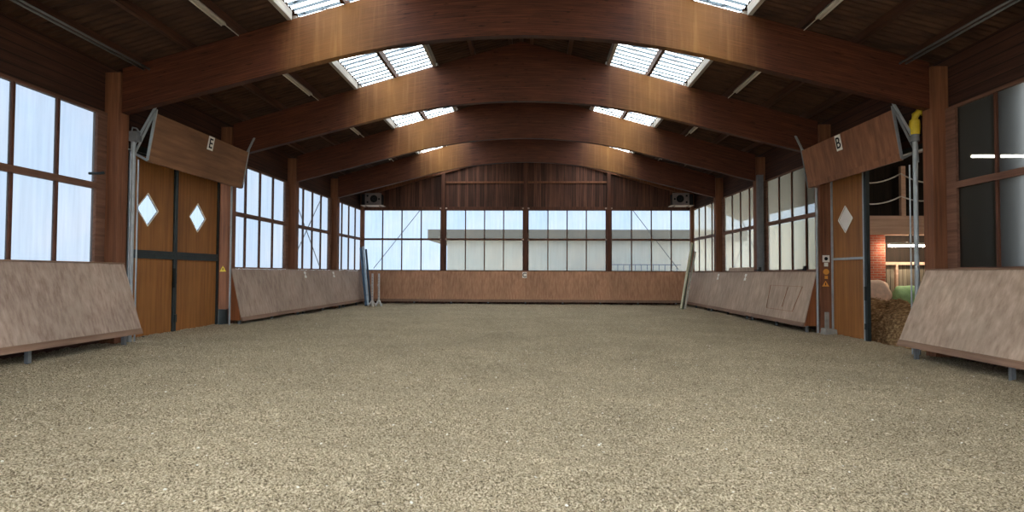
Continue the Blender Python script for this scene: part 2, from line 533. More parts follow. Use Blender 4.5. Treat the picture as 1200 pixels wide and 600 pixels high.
def arch(y, label):
    N, hw, w = 96, 8.71, 0.20
    vs, fs, uvs = [], [], []
    for i in range(N + 1):
        x = -hw + 2 * hw * i / N
        zb, zt = soffit(x), roof_z(x)
        for yy in (y - w / 2, y + w / 2):
            vs += [(x, yy, zb), (x, yy, zt)]
            uvs += [(x, 0.0), (x, zt - zb)]
    for i in range(N):
        a, b = 4 * i, 4 * i + 4
        fs += [(a, b, b + 1, a + 1), (a + 2, a + 3, b + 3, b + 2), (a, a + 2, b + 2, b), (a + 1, b + 1, b + 3, a + 3)]
    fs += [(0, 1, 3, 2), (4 * N, 4 * N + 2, 4 * N + 3, 4 * N + 1)]
    mb = MB(); mb.add(vs, fs)
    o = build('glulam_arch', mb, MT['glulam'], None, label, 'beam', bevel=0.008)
    me = o.data
    uvl = me.uv_layers.new(name='UVMap')
    off = y * 3.7
    for lp in me.loops:
        u = uvs[lp.vertex_index]
        under = 0.0
        uvl.data[lp.index].uv = (u[0], u[1] + 0.0 + (int(off) % 7) * 0.42)
    return o
AN = ['laminated timber roof arch overhead, closest to the viewer and mostly out of frame', 'nearest full laminated timber arch, spanning the top of the view',
      'second laminated timber arch from the viewer', 'third laminated timber arch from the viewer', 'fourth laminated timber arch, last before the plank gable']
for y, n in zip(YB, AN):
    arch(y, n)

PN = ['in front of the nearest full arch', 'carrying the nearest full arch', 'carrying the second arch, beside the doors', 'carrying the third arch', 'carrying the fourth arch']
for s in (-1, 1):
    for i, y in enumerate(YB):
        m = MB()
        y0, y1 = y - 0.16, y + 0.16
        xa, xb = sorted((s * 8.715, s * 9.055))
        m.box(xa, xb, y0, y1, -0.2, roof_z(9.0, -0.02))
        build('timber_post', m, MT['post'], None, f'brown timber wall post on the {SIDE[s]} side {PN[i]}', 'post', bevel=0.01)

# ------------------------------------------------------------------ walls
def wall_side(s):
    m = MB()
    xa, xb = sorted((s * 9.06, s * 9.22))
    m.box(xa, xb, YFRONT, D + .1, WTOP + 0.05, roof_z(9.1) + 0.205)         # eaves band
    holes = [(YB[1] + 0.2, YB[2] - 0.1)]
    if s < 0:
        m.box(xa, xb, YFRONT, YB[1] + 0.45, -0.4, SILL - 0.04)
        m.box(xa, xb, YB[2] - 0.32, D + .1, -0.4, SILL - 0.04)
        m.box(xa, xb, YB[1] + 0.1, YB[2] + 0.1, 4.55, WTOP + 0.06)
        m.box(xa, xb, YB[1] - 0.2, YB[1] + 0.45, SILL - 0.05, WTOP + 0.06)
        m.box(xa, xb, YB[2] - 0.32, YB[2] + 0.2, SILL - 0.05, WTOP + 0.06)
    else:
        m.box(xa, xb, YFRONT, YB[1] + 0.45, -0.4, SILL - 0.04)
        m.box(xa, xb, YB[2] - 0.2, D + .1, -0.4, SILL - 0.04)
        m.box(xa, xb, YB[1] + 0.1, YB[2] + 0.1, 4.45, WTOP + 0.06)
        m.box(xa, xb, YB[1] - 0.2, YB[1] + 0.45, SILL - 0.05, WTOP + 0.06)
        m.box(xa, xb, YB[2] - 0.2, YB[2] + 0.2, SILL - 0.05, WTOP + 0.06)
    m.box(xa, xb, YFRONT, YB[0], SILL - 0.05, WTOP + 0.06)
    build('wall_left' if s < 0 else 'wall_right', m, MT['sidewall'], None, f'dark boarded {SIDE[s]} long wall of the hall, seen above the windows', 'wall', kind='structure')
wall_side(-1); wall_side(1)

wn_count = [0]
def window(label, pt, u, L, mat, jamb0=0.06, jamb1=0.06, npane=4, nrm=(1, 0, 0), mull=0.055, fm='frame', tr=0.05):
    """glazed bay: pt = lower corner, u = unit run direction, L = length; nrm points into the hall"""
    wn_count[0] += 1
    pt, u, nrm = Vector(pt), Vector(u), Vector(nrm)
    def bx(mb, a0, a1, z0, z1, d0, d1):
        c = [pt + u * a + nrm * d for a, d in ((a0, d0), (a1, d0), (a1, d1), (a0, d1))]
        mb.hexa([(p.x, p.y, z0) for p in c] + [(p.x, p.y, z1) for p in c])
    c = pt + u * L / 2
    t = thing(f'window_{wn_count[0]}', (c.x, c.y, SILL), label, 'window', kind='structure')
    f = MB()
    z0, z1 = SILL - 0.03, WTOP + 0.06
    bx(f, 0, jamb0, z0, z1, -0.06, 0.05); bx(f, L - jamb1, L, z0, z1, -0.06, 0.05)
    bx(f, jamb0, L - jamb1, z0, SILL + 0.02, -0.06, 0.06); bx(f, jamb0, L - jamb1, WTOP, z1, -0.06, 0.05)
    bx(f, jamb0, L - jamb1, TRANS - tr, TRANS + tr, -0.05, 0.06)
    build('frame', f, MT[fm], t)
    g0, g1 = jamb0, L - jamb1
    pw = (g1 - g0) / npane
    for k in range(1, npane):
        mm = MB(); a = g0 + pw * k
        bx(mm, a - mull / 2, a + mull / 2, SILL + 0.02, TRANS - 0.05, -0.04, 0.03)
        bx(mm, a - mull / 2, a + mull / 2, TRANS + 0.05, WTOP, -0.04, 0.03)
        build('mullion', mm, MT['frame'], t)
    g = MB()
    for k in range(npane):
        a0, a1 = g0 + pw * k + (0.02 if k else -0.02), g0 + pw * (k + 1) - (0.02 if k < npane - 1 else -0.02)
        for q0, q1 in ((SILL + 0.01, TRANS - 0.04), (TRANS + 0.04, WTOP + 0.01)):
            ps = [pt + u * a0 - nrm * 0.01, pt + u * a1 - nrm * 0.01]
            g.add([(ps[0].x, ps[0].y, q0), (ps[1].x, ps[1].y, q0), (ps[1].x, ps[1].y, q1), (ps[0].x, ps[0].y, q1)], [(0, 1, 2, 3)])
    build('pane', g, mat, t)
    return t

WB = {0: 'ahead of the nearest arch', 2: 'between second and third arch', 3: 'between third and fourth arch', 4: 'between fourth arch and back corner'}
for s in (-1, 1):
    for i in (0, 2, 3, 4):
        a, b = BAYS[i][0], (BAYS[i][1] if i < 4 else D)
        y0 = a + 0.158
        y1 = b - 0.158 if i < 4 else D - 0.02
        j0, j1 = 0.20, 0.28
        if i == 2:
            y0 = a + 0.158; j0 = 0.20
        if i == 4:
            j1 = 0.10
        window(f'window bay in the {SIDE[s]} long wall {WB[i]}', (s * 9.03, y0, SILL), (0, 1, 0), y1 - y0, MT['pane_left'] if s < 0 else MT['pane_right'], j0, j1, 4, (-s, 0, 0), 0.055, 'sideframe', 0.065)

BW = ['leftmost window bay of the back wall', 'window bay of the back wall just left of the middle post', 'window bay of the back wall just right of the middle post', 'rightmost window bay of the back wall']
for i in range(4):
    x0, x1 = -9.0 + 4.5 * i, -4.5 + 4.5 * i
    a = x0 + (0.0 if i == 0 else 0.004)
    b = x1 - (0.0 if i == 3 else 0.004)
    window(BW[i], (a, D - 0.02, SILL), (1, 0, 0), b - a, MT['pane'], 0.16 if i else 0.07, 0.16 if i < 3 else 0.07, 4, (0, -1, 0))

# back wall: planks of the gable above, boards below
m = MB()
pts = [(-9.15, WTOP + 0.05), (9.15, WTOP + 0.05), (9.15, roof_z(9.15, .21)), (0, roof_z(0, .21)), (-9.15, roof_z(9.15, .21))]
m.prism([(x, D + 0.02, z) for x, z in pts], (0, 0.12, 0))
m.box(-9.15, 9.15, D + 0.02, D + 0.14, -0.4, SILL - 0.04)
wb = build('wall_back', m, MT['gable'], None, 'dark vertical plank gable wall above the back windows', 'wall', kind='structure')
for s in (-1, 1):
    m = MB()
    for x0, x1 in ((0.1, 4.4),):
        m.box(*sorted((s * x0, s * x1)), D - 0.07, D + 0.02, 6.58, 6.68)
    build('rail', m, MT['post'], wb)
    m = MB()
    m.bar((s * 9.0, D - 0.07, roof_z(9.0, -0.12)), (0, D - 0.07, roof_z(0, -0.12)), 0.18, 0.22)
    build('verge_rafter', m, MT['post'], wb)
m = MB(); m.box(-8.9, 8.9, D - 0.06, D + 0.02, WTOP + 0.06, WTOP + 0.2)
build('rail', m, MT['frame'], wb)
for x, nm in ((-4.5, 'left'), (0, 'middle'), (4.5, 'right')):
    t = thing('timber_post', (x, D - 0.05, 0), f'slim brown post of the back wall running up the gable, {nm} one of three', 'post')
    m = MB(); m.box(x - 0.1, x + 0.1, D - 0.22, D - 0.072, -0.2, roof_z(x, -0.24))
    build('shaft', m, MT['frame'], t, bevel=0.008)
    for z in (WTOP + 0.12, TRANS):
        for q in (-1, 1):
            m = MB()
            m.box(*sorted((x + q * 0.1, x + q * 0.2)), D - 0.11, D - 0.055, z - 0.04, z + 0.04)
            build('bracket', m, MT['bracket'], t, label='pale bolted bracket')
# corner trim
for s, n in ((-1, 1), (1, 2)):
    m = MB(); m.box(*sorted((s * 8.86, s * 9.06)), D - 0.22, D + 0.0, -0.2, roof_z(9, -0.1))
    build(f'trim_{n}', m, MT['post'], None, f'brown corner post at the back {SIDE[s]} corner', 'trim', kind='structure')
# entrance end behind the viewer: boarded, with an unseen gateway shaped to light the foreground sand
m = MB()
yf = YFRONT
m.box(-9.15, -3.0, yf - .12, yf, -0.4, 6.2); m.box(3.0, 9.15, yf - .12, yf, -0.4, 6.2)
m.prism([(-9.15, yf - .12, 4.2), (9.15, yf - .12, 4.2), (9.15, yf - .12, roof_z(9.15, .21)), (0, yf - .12, roof_z(0, .21)), (-9.15, yf - .12, roof_z(9.15, .21))], (0, 0.12, 0))
build('wall_front', m, MT['gable'], None, 'plank entrance wall behind the viewer, with an unseen gateway added for foreground light', 'wall', kind='structure')

# bracing rods outside the panes
def rod(p, q, label):
    m = MB(); m.tube([p, q], 0.018, 6)
    build('bracing_rod', m, MT['rod'], None, label, 'rod', smooth=True)
rod((-8.4, D + 0.2, 1.9), (-5.7, D + 0.2, 5.3), 'thin bracing rod slanting behind the leftmost back window bay')
rod((5.7, D + 0.2, 5.3), (8.3, D + 0.2, 1.9), 'thin bracing rod slanting behind the rightmost back window bay')
for s in (-1, 1):
    ya, yb = BAYS[3][0] + 0.5, BAYS[3][1] - 0.5
    rod((s * 9.26, ya, 1.7), (s * 9.26, yb, 5.3), f'bracing rod rising towards the back behind the {SIDE[s]} window between third and fourth arch')
    rod((s * 9.31, ya, 5.3), (s * 9.31, yb, 1.7), f'bracing rod falling towards the back behind the {SIDE[s]} window between third and fourth arch')

# ------------------------------------------------------------------ tube light fittings under the roof
for s in (-1, 1):
    for i in range(5):
        y1 = BAYS[i][1] - 0.75; y0 = y1 - 3.0
        x = s * 6.12; z = roof_z(6.12, -0.02)
        t = thing('tube_light', (x, (y0 + y1) / 2, z - 0.1), f'unlit tube light on the {SIDE[s]} roof slope {BAYN[i]}', 'light')
        m = MB(); m.prism([(x - 0.04, y0, z + 0.03), (x + 0.04, y0, z + 0.03), (x + 0.075, y0, z - 0.03), (x + 0.06, y0, z - 0.045), (x - 0.06, y0, z - 0.045), (x - 0.075, y0, z - 0.03)], (0, y1 - y0, 0))
        build('housing', m, MT['fixture'], t)
        m = MB(); m.tube([(x, y0 + 0.06, z - 0.07), (x, y1 - 0.06, z - 0.07)], 0.019, 8)
        build('tube', m, MT['white'], t, smooth=True)
        m = MB(); m.tube([(x, y1, z + 0.0), (x, BAYS[i][1] - 0.1, z + 0.0)], 0.012, 6)
        build('conduit', m, MT['fixture'], t)
# cable trays along the eaves
for s in (-1, 1):
    m = MB()
    for d in (0, 0.13):
        m.tube([(s * (8.22 - d), YB[0] + 0.12, 6.12 + 0.036 * d * 10 * 0), (s * (8.22 - d), YB[1] - 0.12, 6.12)], 0.022, 8)
    build('conduit_pair', m, MT['dull_steel'], None, f'pair of grey cable conduits under the {SIDE[s]} eaves in front of the nearest arch', 'conduit', smooth=True)

# ------------------------------------------------------------------ kickboards
def kick_side(s, y0, y1, label, xb, zb, mat, ztop=1.78, yend_bot=None, gusset=None, y0_bot=None):
    yb1 = y1 if yend_bot is None else yend_bot
    yb0 = y0 if y0_bot is None else y0_bot
    xt = 8.68
    t = thing('kickboard', (s * (xt + xb) / 2, (y0 + y1) / 2, zb), label, 'kickboard')
    n = Vector((1.78 - zb, 0, xt - xb)).normalized()
    th = 0.05
    k0 = 0.075
    def P3(f, y, back=0):   # f: 0 bottom, 1 top
        x = xb + (xt - xb) * f; z = zb + (ztop - zb) * f
        return (s * (x + back * 0.03), y, z)
    def ya(f): return yb0 + (y0 - yb0) * f
    def yz(f): return yb1 + (y1 - yb1) * f
    m = MB()
    a, b = k0, 1.0
    m.hexa([P3(a, ya(a)), P3(a, yz(a)), P3(a, yz(a), 1), P3(a, ya(a), 1), P3(b, ya(b)), P3(b, yz(b)), P3(b, yz(b), 1), P3(b, ya(b), 1)])
    build('panel', m, mat, t, bevel=0.006)
    m = MB()
    q = [P3(0, ya(0)), P3(0, yz(0)), P3(0, yz(0), 1.6), P3(0, ya(0), 1.6), P3(k0, ya(k0)), P3(k0, yz(k0)), P3(k0, yz(k0), 1), P3(k0, ya(k0), 1)]
    q = [(p[0] - (s * 0.012 if i in (0, 1, 4, 5) else 0), p[1], p[2]) for i, p in enumerate(q)]
    m.hexa(q)
    build('bottom_rail', m, MT['kickrail'], t)
    m = MB()
    m.box(*sorted((s * 8.66, s * 8.71)), y0, y1, ztop + 0.001, ztop + 0.03)
    build('cap', m, MT['kickrail'], t)
    k = max(2, int(round((y1 - y0) / 2.3)) + 1)
    for j in range(k):
        y = y0 + 0.12 + (y1 - y0 - 0.5) * j / (k - 1)
        m = MB(); m.bar((s * (xb + 0.16), y, -0.15), (s * (xb + 0.16), y, zb + 0.12), 0.07, 0.07)
        m.bar((s * (xb + 0.14), y, zb + 0.06), (s * 8.69, y, zb + 0.06), 0.06, 0.06)
        build('foot', m, MT['dull_steel'], t, label='steel support foot')
    for y in ([gusset] if gusset is not None else []):
        m = MB()
        m.prism([(s * (xb + 0.07), y, zb + 0.02), (s * 8.71, y, zb + 0.02), (s * 8.71, y, ztop - 0.03), (s * (xt + 0.02), y, ztop - 0.03)], (0, 0.03, 0))
        build('end_gusset', m, MT['gusset'], t, label='orange brown end board')
    return t

Lk = [('long scuffed kickboard on the left, from the double door to the third arch post', 17.42, YB[3], None, 17.45),
      ('scuffed kickboard on the left below the window between third and fourth arch', YB[3] + 0.01, YB[4], None, None),
      ('scuffed kickboard on the left ending at the back corner', YB[4] + 0.01, 31.76, 31.42, None)]
for lb, a, b, e, g in Lk:
    kick_side(-1, a, b, lb, 8.32, 0.19, MT['sidekick'], 1.76, e, g)
Rk = [('scuffed kickboard with a patched rectangle on the right, beside the open doorway', 17.58, YB[3], None, 17.61),
      ('scuffed kickboard on the right below the window between third and fourth arch', YB[3] + 0.01, YB[4], None, None),
      ('scuffed kickboard on the right ending at the back corner', YB[4] + 0.01, 31.76, 31.42, None)]
rk = []
for lb, a, b, e, g in Rk:
    rk.append(kick_side(1, a, b, lb, 8.29, 0.13, MT['rightkick'], 1.74, e, g))
kick_side(-1, YB[0] - 0.4, 12.74, 'near kickboard on the left, cut off short before the double door', 8.22, 0.30, MT['sidekick'], 1.83)
kick_side(1, YB[0] - 0.4, 12.76, 'near kickboard on the right, sloping in front of the open doorway', 8.06, 0.18, MT['rightkick'], 1.76)
# patched rectangle: thin cover strips on the first right panel
def on_rk(f, y, out=0.006):
    x = 8.29 + 0.39 * f; z = 0.13 + 1.61 * f
    return (x - out, y, z)
m = MB()
for (f0, ya), (f1, yb) in (((0.24, 18.5), (0.24, 20.5)), ((0.72, 18.2), (0.72, 20.6)), ((0.24, 20.5), (0.72, 20.6)), ((0.24, 18.5), (0.72, 18.2)), ((0.3, 19.3), (0.7, 19.2))):
    m.bar(on_rk(f0, ya), on_rk(f1, yb), 0.008, 0.014, (1, 0, 0))
build('patch_outline', m, MT['gusset'], rk[0], label='reddish cut line of a repair patch')
# back kickboard with mitred ends
t = thing('kickboard', (0, 31.8, 0.12), 'wide brown kickboard along the whole back wall below its windows', 'kickboard')
zt_, zb_ = 1.775, 0.13
def BK(x, f, back=0, out=0.0): return (x, 31.42 + 0.32 * f + back * 0.05 - out, zb_ + (zt_ - zb_) * f)
xt_, xb_ = 8.66, 8.30
for j in range(4):
    def xs_(v, f):
        e = xb_ + (xt_ - xb_) * f
        return max(-e, min(e, v))
    x0, x1 = -9 + 4.5 * j, -4.5 + 4.5 * j - 0.004
    m = MB(); a, b = 0.08, 1.0
    m.hexa([BK(xs_(x0, a), a), BK(xs_(x1, a), a), BK(xs_(x1, a), a, 1), BK(xs_(x0, a), a, 1), BK(xs_(x0, b), b), BK(xs_(x1, b), b), BK(xs_(x1, b), b, 1), BK(xs_(x0, b), b, 1)])
    build('panel', m, MT['backkick'], t)
m = MB(); e0, e1 = xb_, xb_ + (xt_ - xb_) * 0.08
m.hexa([BK(-e0, 0, 0, .012), BK(e0, 0, 0, .012), BK(e0, 0, 1.6), BK(-e0, 0, 1.6), BK(-e1, .08, 0, .012), BK(e1, .08, 0, .012), BK(e1, .08, 1), BK(-e1, .08, 1)])
build('bottom_rail', m, MT['kickrail'], t)
m = MB(); m.box(-8.65, 8.65, 31.73, 31.80, zt_ + 0.001, zt_ + 0.025)
build('cap', m, MT['frame'], t)
for x in (-8, -6, -4, -2, 0, 2, 4, 6, 8):
    m = MB(); m.box(x - 0.04, x + 0.04, 31.6, 31.68, -0.1, 0.25); build('foot', m, MT['dull_steel'], t, label='steel support foot')

# pale marker tabs on top edges of the side kickboards
def tab(s, y, xb, zb, ztop, label):
    m = MB()
    def F(f, y): return (s * (xb + (8.68 - xb) * f - 0.006), y, zb + (ztop - zb) * f)
    for f0, f1, w in ((0.80, 0.86, 0.2), (0.90, 0.96, 0.2)):
        a, b, c, d = F(f0, y - w / 2), F(f0, y + w / 2), F(f1, y + w / 2), F(f1, y - w / 2)
        m.prism([a, b, c, d], (-s * 0.006, 0, 0))
    m.prism([F(0.86, y - .04), F(0.86, y + .04), F(0.90, y + .04), F(0.90, y - .04)], (-s * 0.006, 0, 0))
    build('marker_tab', m, MT['white'], None, label, 'marker')
tab(-1, 23.05, 8.32, 0.19, 1.76, 'white marker stuck to the left kickboard under the window between third and fourth arch')
tab(-1, 26.4, 8.32, 0.19, 1.76, 'white marker stuck to the left kickboard beside the fourth arch post')
tab(1, 26.5, 8.29, 0.13, 1.74, 'white marker stuck to the right kickboard beside the fourth arch post')
tab(1, 23.15, 8.29, 0.13, 1.74, 'white marker stuck to the right kickboard under the window between third and fourth arch')
# spare board standing behind the right kickboard
m = MB(); m.box(8.74, 8.785, 22.62, 25.4, -0.02, 1.93)
build('spare_board', m, MT['rightkick'], None, 'pale spare board standing behind the right kickboard, showing above its top edge', 'board')
for y, lb in ((21.9, 'small black clamp on the right kickboard beside the third arch post'), (18.35, 'small black clamp on the right kickboard near the doorway')):
    m = MB(); m.box(8.67, 8.74, y - 0.05, y + 0.05, 1.775, 1.92); m.box(8.62, 8.7, y - 0.02, y + 0.3, 1.79, 1.83)
    build('clamp', m, MT['black'], None, lb, 'clamp')

# ------------------------------------------------------------------ doors
def door_leaf(parent, s, y0, y1, z0, z1, mat, fmat, dm_y, dm_z, dmat, split, fw=0.06, half=(0.40, 0.40), band=0.09):
    x = s * 9.02
    leaf = thing('leaf', (x, (y0 + y1) / 2, z0), None, None)
    leaf.parent = parent; leaf.location = Vector((x, (y0 + y1) / 2, z0)) - wloc(parent)
    m = MB()
    # ply sheet with a diamond hole: ring between rectangle and diamond
    hy, hz = half
    def ring(xx):
        rect = [(xx, y0, z0), (xx, dm_y, z0), (xx, y1, z0), (xx, y1, dm_z), (xx, y1, z1), (xx, dm_y, z1), (xx, y0, z1), (xx, y0, dm_z)]
        dia = [(xx, dm_y, dm_z - hz), (xx, dm_y + hy, dm_z), (xx, dm_y, dm_z + hz), (xx, dm_y - hy, dm_z)]
        return rect + dia
    a, b = x - 0.02, x + 0.02
    vs = ring(a) + ring(b)
    faces = [(0, 1, 8), (1, 2, 8), (2, 3, 9), (3, 4, 9), (4, 5, 10), (5, 6, 10), (6, 7, 11), (7, 0, 11), (2, 9, 8), (4, 10, 9), (6, 11, 10), (0, 8, 11)]
    fs = [f for f in faces] + [tuple(i + 12 for i in f[::-1]) for f in faces]
    fs += [(i, (i + 1) % 8, 12 + (i + 1) % 8, 12 + i) for i in range(8)]
    fs += [(8 + i, 8 + (i + 1) % 4, 20 + (i + 1) % 4, 20 + i) for i in range(4)]
    m.add(vs, fs)
    build('sheet', m, mat, leaf)
    f = MB()
    xi = s * 8.96; xo = s * 9.035
    X = sorted((xi, xo))
    f.box(*X, y0, y0 + fw, z0, z1); f.box(*X, y1 - fw, y1, z0, z1)
    f.box(*X, y0 + fw, y1 - fw, z0, z0 + 0.05); f.box(*X, y0 + fw, y1 - fw, z1 - 0.06, z1)
    if band > 0.07:
        f.box(*X, y0 + fw, y1 - fw, split - 0.10, split - 0.02); f.box(*X, y0 + fw, y1 - fw, split + 0.02, split + 0.10)
        f.box(X[0] + 0.01, X[1] - 0.01, y0 + fw, y1 - fw, split - 0.02, split + 0.02)
    else:
        f.box(*X, y0 + fw, y1 - fw, split - band / 2, split + band / 2)
    build('leaf_frame', f, fmat, leaf)
    g = MB(); g.add([(x, dm_y, dm_z - hz), (x, dm_y + hy, dm_z), (x, dm_y, dm_z + hz), (x, dm_y - hy, dm_z)], [(0, 1, 2, 3)])
    build('diamond_pane', g, dmat, leaf, label='white diamond pane')
    e = MB()
    cs = [(x - s * 0.022, dm_y, dm_z - hz), (x - s * 0.022, dm_y + hy, dm_z), (x - s * 0.022, dm_y, dm_z + hz), (x - s * 0.022, dm_y - hy, dm_z)]
    for i in range(4):
        e.bar(cs[i], cs[(i + 1) % 4], 0.022, 0.012, (1, 0, 0))
    build('pane_trim', e, MT['white'], leaf)
    return leaf

d1 = thing('door_1', (-9.02, 15.2, 0.0), 'tall orange brown double door with dark steel frame and two diamond panes', 'door', kind='structure')
door_leaf(d1, -1, 13.28, 15.06, 0.06, 4.5, MT['door'], MT['dark_steel'], 13.98, 3.17, MT['pane'], 2.08)
door_leaf(d1, -1, 15.09, 17.18, 0.05, 4.5, MT['door'], MT['dark_steel'], 16.12, 3.17, MT['pane'], 2.08)
m = MB(); m.box(-9.0, -8.9, 15.0, 15.05, 1.25, 1.75); m.tube([(-8.93, 15.03, 1.62), (-8.9, 15.03, 1.62), (-8.9, 15.03, 1.35), (-8.93, 15.03, 1.35)], 0.014, 6)
m.box(-8.96, -8.92, 15.04, 15.12, 0.35, 0.55)
build('latch', m, MT['dark_steel'], d1, label='dark door latch')
m = MB(); m.box(-9.04, -8.88, YB[1] + 0.2, YB[2] - 0.17, 4.48, 4.62)
build('track', m, MT['dark_steel'], d1, label='dark header rail')

d2 = thing('door_2', (9.02, 16.3, -0.12), 'single orange brown door leaf with grey steel frame standing beside the open doorway', 'door', kind='structure')
door_leaf(d2, 1, 15.58, 17.26, -0.12, 4.42, MT['door'], MT['steel'], 16.54, 3.19, MT['diamond_milk'], 2.10, 0.05, (0.37, 0.37), 0.06)
m = MB(); m.box(8.97, 9.06, 15.47, 15.57, -0.12, 4.42)
build('edge_post', m, MT['dark_steel'], d2, label='dark steel closing edge')
m = MB(); m.box(8.93, 8.99, 15.49, 15.54, 1.0, 1.35); m.box(8.93, 8.99, 15.49, 15.54, 0.25, 0.4)
build('latch', m, MT['dark_steel'], d2)
m = MB(); m.box(8.9, 9.04, YB[1] + 0.2, YB[2] - 0.27, 4.43, 4.55)
build('track', m, MT['dark_steel'], d2, label='dark header rail')
# threshold
m = MB(); m.box(9.02, 9.33, 12.9, 17.4, -0.35, -0.11)
build('threshold', m, MT['concrete'], None, 'grey concrete threshold strip in the open right doorway', 'threshold')
# base blocks
m = MB(); m.prism([(8.62, 17.0, -0.15), (9.1, 17.0, -0.15), (9.06, 17.06, 0.10), (8.70, 17.06, 0.13)], (0, 0.3, 0))
build('base_block', m, MT['concrete'], None, 'low grey concrete block at the foot of the right door post', 'block', bevel=0.02)
m = MB(); m.box(8.80, 8.90, 17.28, 17.36, 0.1, 0.58)
build('stub_post', m, MT['concrete'], None, 'short grey stub post standing against the right door post', 'post', bevel=0.01)
m = MB(); m.box(-8.98, -8.74, 17.25, 17.36, -0.1, 0.55)
build('floor_bolt', m, MT['dark_steel'], None, 'dark floor bolt at the far jamb of the left double door', 'bolt')

# ------------------------------------------------------------------ raised kickboards over the doors
def raised(s, y0, y1, label, mat, ch):
    xt, zt, xb, zb = 8.20, 5.27, 8.39, 4.19
    t = thing('raised_kickboard', (s * 8.35, (y0 + y1) / 2, zb), label, 'kickboard')
    m = MB()
    m.prism([(s * xb, y0, zb), (s * xt, y0, zt), (s * (xt + 0.045), y0, zt + 0.005), (s * (xb + 0.05), y0, zb - 0.01)], (0, y1 - y0, 0))
    build('panel', m, mat, t, bevel=0.006)
    m = MB()
    m.prism([(s * (xb - 0.035), y0 + .01, zb + 0.12), (s * (xb - 0.012), y0 + .01, zb - 0.02), (s * (xb + 0.06), y0 + .01, zb - 0.02), (s * (xb + 0.02), y0 + .01, zb + 0.13)], (0, y1 - y0 - .02, 0))
    build('bottom_rail', m, mat, t)
    for y, q in ((y0 - 0.03, 1), (y1 + 0.02, 0)):
        m = MB()
        A, B, C = (s * (xt + 0.0), y, zt + 0.08), (s * (xb + 0.0), y, zb), (s * 8.68, y, zb + 0.15)
        m.bar(A, B, 0.05, 0.035, (0, 1, 0)); m.bar(B, C, 0.05, 0.035, (0, 1, 0))
        m.bar(C, A, 0.05, 0.02, (0, 1, 0))
        build('end_frame', m, MT['steel'] if s < 0 else MT['dull_steel'], t, label='steel triangular end frame')
        m = MB()
        if q:
            m.bar((s * 8.17, y - 0.05, 5.43), (s * 8.67, y - 0.05, 4.52), 0.05, 0.03, (0, 1, 0))
            m.bar((s * 8.67, y - 0.05, 4.54), (s * 8.69, y - 0.05, 4.1), 0.05, 0.03, (0, 1, 0))
        else:
            m.bar((s * 8.00, y - .05, 5.70), (s * 8.2, y - .05, 5.28), 0.035, 0.03, (0, 1, 0))
            m.bar((s * 8.05, y, 5.70), (s * 8.25, y, 5.28), 0.035, 0.03, (0, 1, 0))
        build('lift_arm', m, MT['steel'], t, label='pale steel lifting arm')
    return t
raised(-1, 13.04, 17.36, 'raised brown kickboard hanging over the left double door, with letter E', MT['plywood'], 'E')
raised(1, 13.06, 17.36, 'raised red brown kickboard hanging over the right doorway, with letter B', MT['plyred'], 'B')

def sign(ch, centre, right, up, w, h, label):
    c, R, U = Vector(centre), Vector(right).normalized(), Vector(up).normalized()
    N = R.cross(U)
    t = thing('letter_sign', c - U * h / 2, label, 'sign')
    m = MB()
    q = [c + R * a * w / 2 + U * b * h / 2 for a, b in ((-1, -1), (1, -1), (1, 1), (-1, 1))]
    m.prism([p - N * 0.004 for p in q], N * 0.008)
    pl = build('plate', m, MT['white'], t)
    letter(ch, h * 1.02, c + N * 0.006, R, U, MT['ink'], pl)
def on_raised(s, y, f):
    xt, zt, xb, zb = 8.20, 5.27, 8.39, 4.19
    return Vector((s * (xb + (xt - xb) * f - 0.012), y, zb + (zt - zb) * f))
upl = (on_raised(-1, 0, 1) - on_raised(-1, 0, 0)); upr = (on_raised(1, 0, 1) - on_raised(1, 0, 0))
sign('E', on_raised(-1, 15.33, 0.83), (0, 1, 0), upl, 0.27, 0.36, 'white sign with black letter E on the left raised kickboard')
sign('B', on_raised(1, 15.35, 0.80), (0, -1, 0), upr, 0.27, 0.40, 'white sign with black letter B on the right raised kickboard')
upb = Vector((0, 0.32, 1.645))
sign('C', (-0.05, 31.42 + 0.32 * 0.875 - 0.012, 1.57), (1, 0, 0), upb, 0.24, 0.32, 'white sign with black letter C at the middle of the back kickboard')

# lifting posts at the doors
def lift_post(x, y, z1, label, r=0.045, thin=True, head=False, mat='steel'):
    t = thing('lift_post', (x, y, -0.15), label, 'post')
    m = MB(); m.tube([(x, y, -0.2), (x, y, z1)], r, 12); build('pipe', m, MT[mat], t, smooth=False)
    if thin:
        m = MB(); m.tube([(x + (0.09 if x < 0 else -0.09), y + 0.05, -0.2), (x + (0.09 if x < 0 else -0.09), y + 0.05, z1 - 0.5)], 0.016, 8)
        build('guide_rod', m, MT['steel'], t)
    if head:
        m = MB(); m.box(x - 0.07, x + 0.14, y - 0.09, y + 0.09, z1 - 0.1, z1 + 0.12)
        build('head', m, MT['dull_steel'], t, bevel=0.01)
        m = MB(); m.tube([(x - 0.05, y, z1 + 0.12), (x - 0.03, y, z1 + 0.22), (x + 0.06, y, z1 + 0.2), (x + 0.13, y, z1 + 0.12)], 0.018, 8)
        build('hook', m, MT['dull_steel'], t)
lift_post(-8.66, 12.93, 4.7, 'galvanised lifting post at the near jamb of the left double door', 0.05, True, True)
lift_post(-8.68, 17.34, 4.25, 'galvanised lifting pipe at the far jamb of the left double door', 0.028, False)
lift_post(8.68, 17.5, 4.2, 'galvanised lifting pipe between right door leaf and right windows', 0.032, False)
lift_post(8.64, 12.98, 4.55, 'galvanised lifting post in the near side of the right doorway', 0.047, True, False, 'steel')
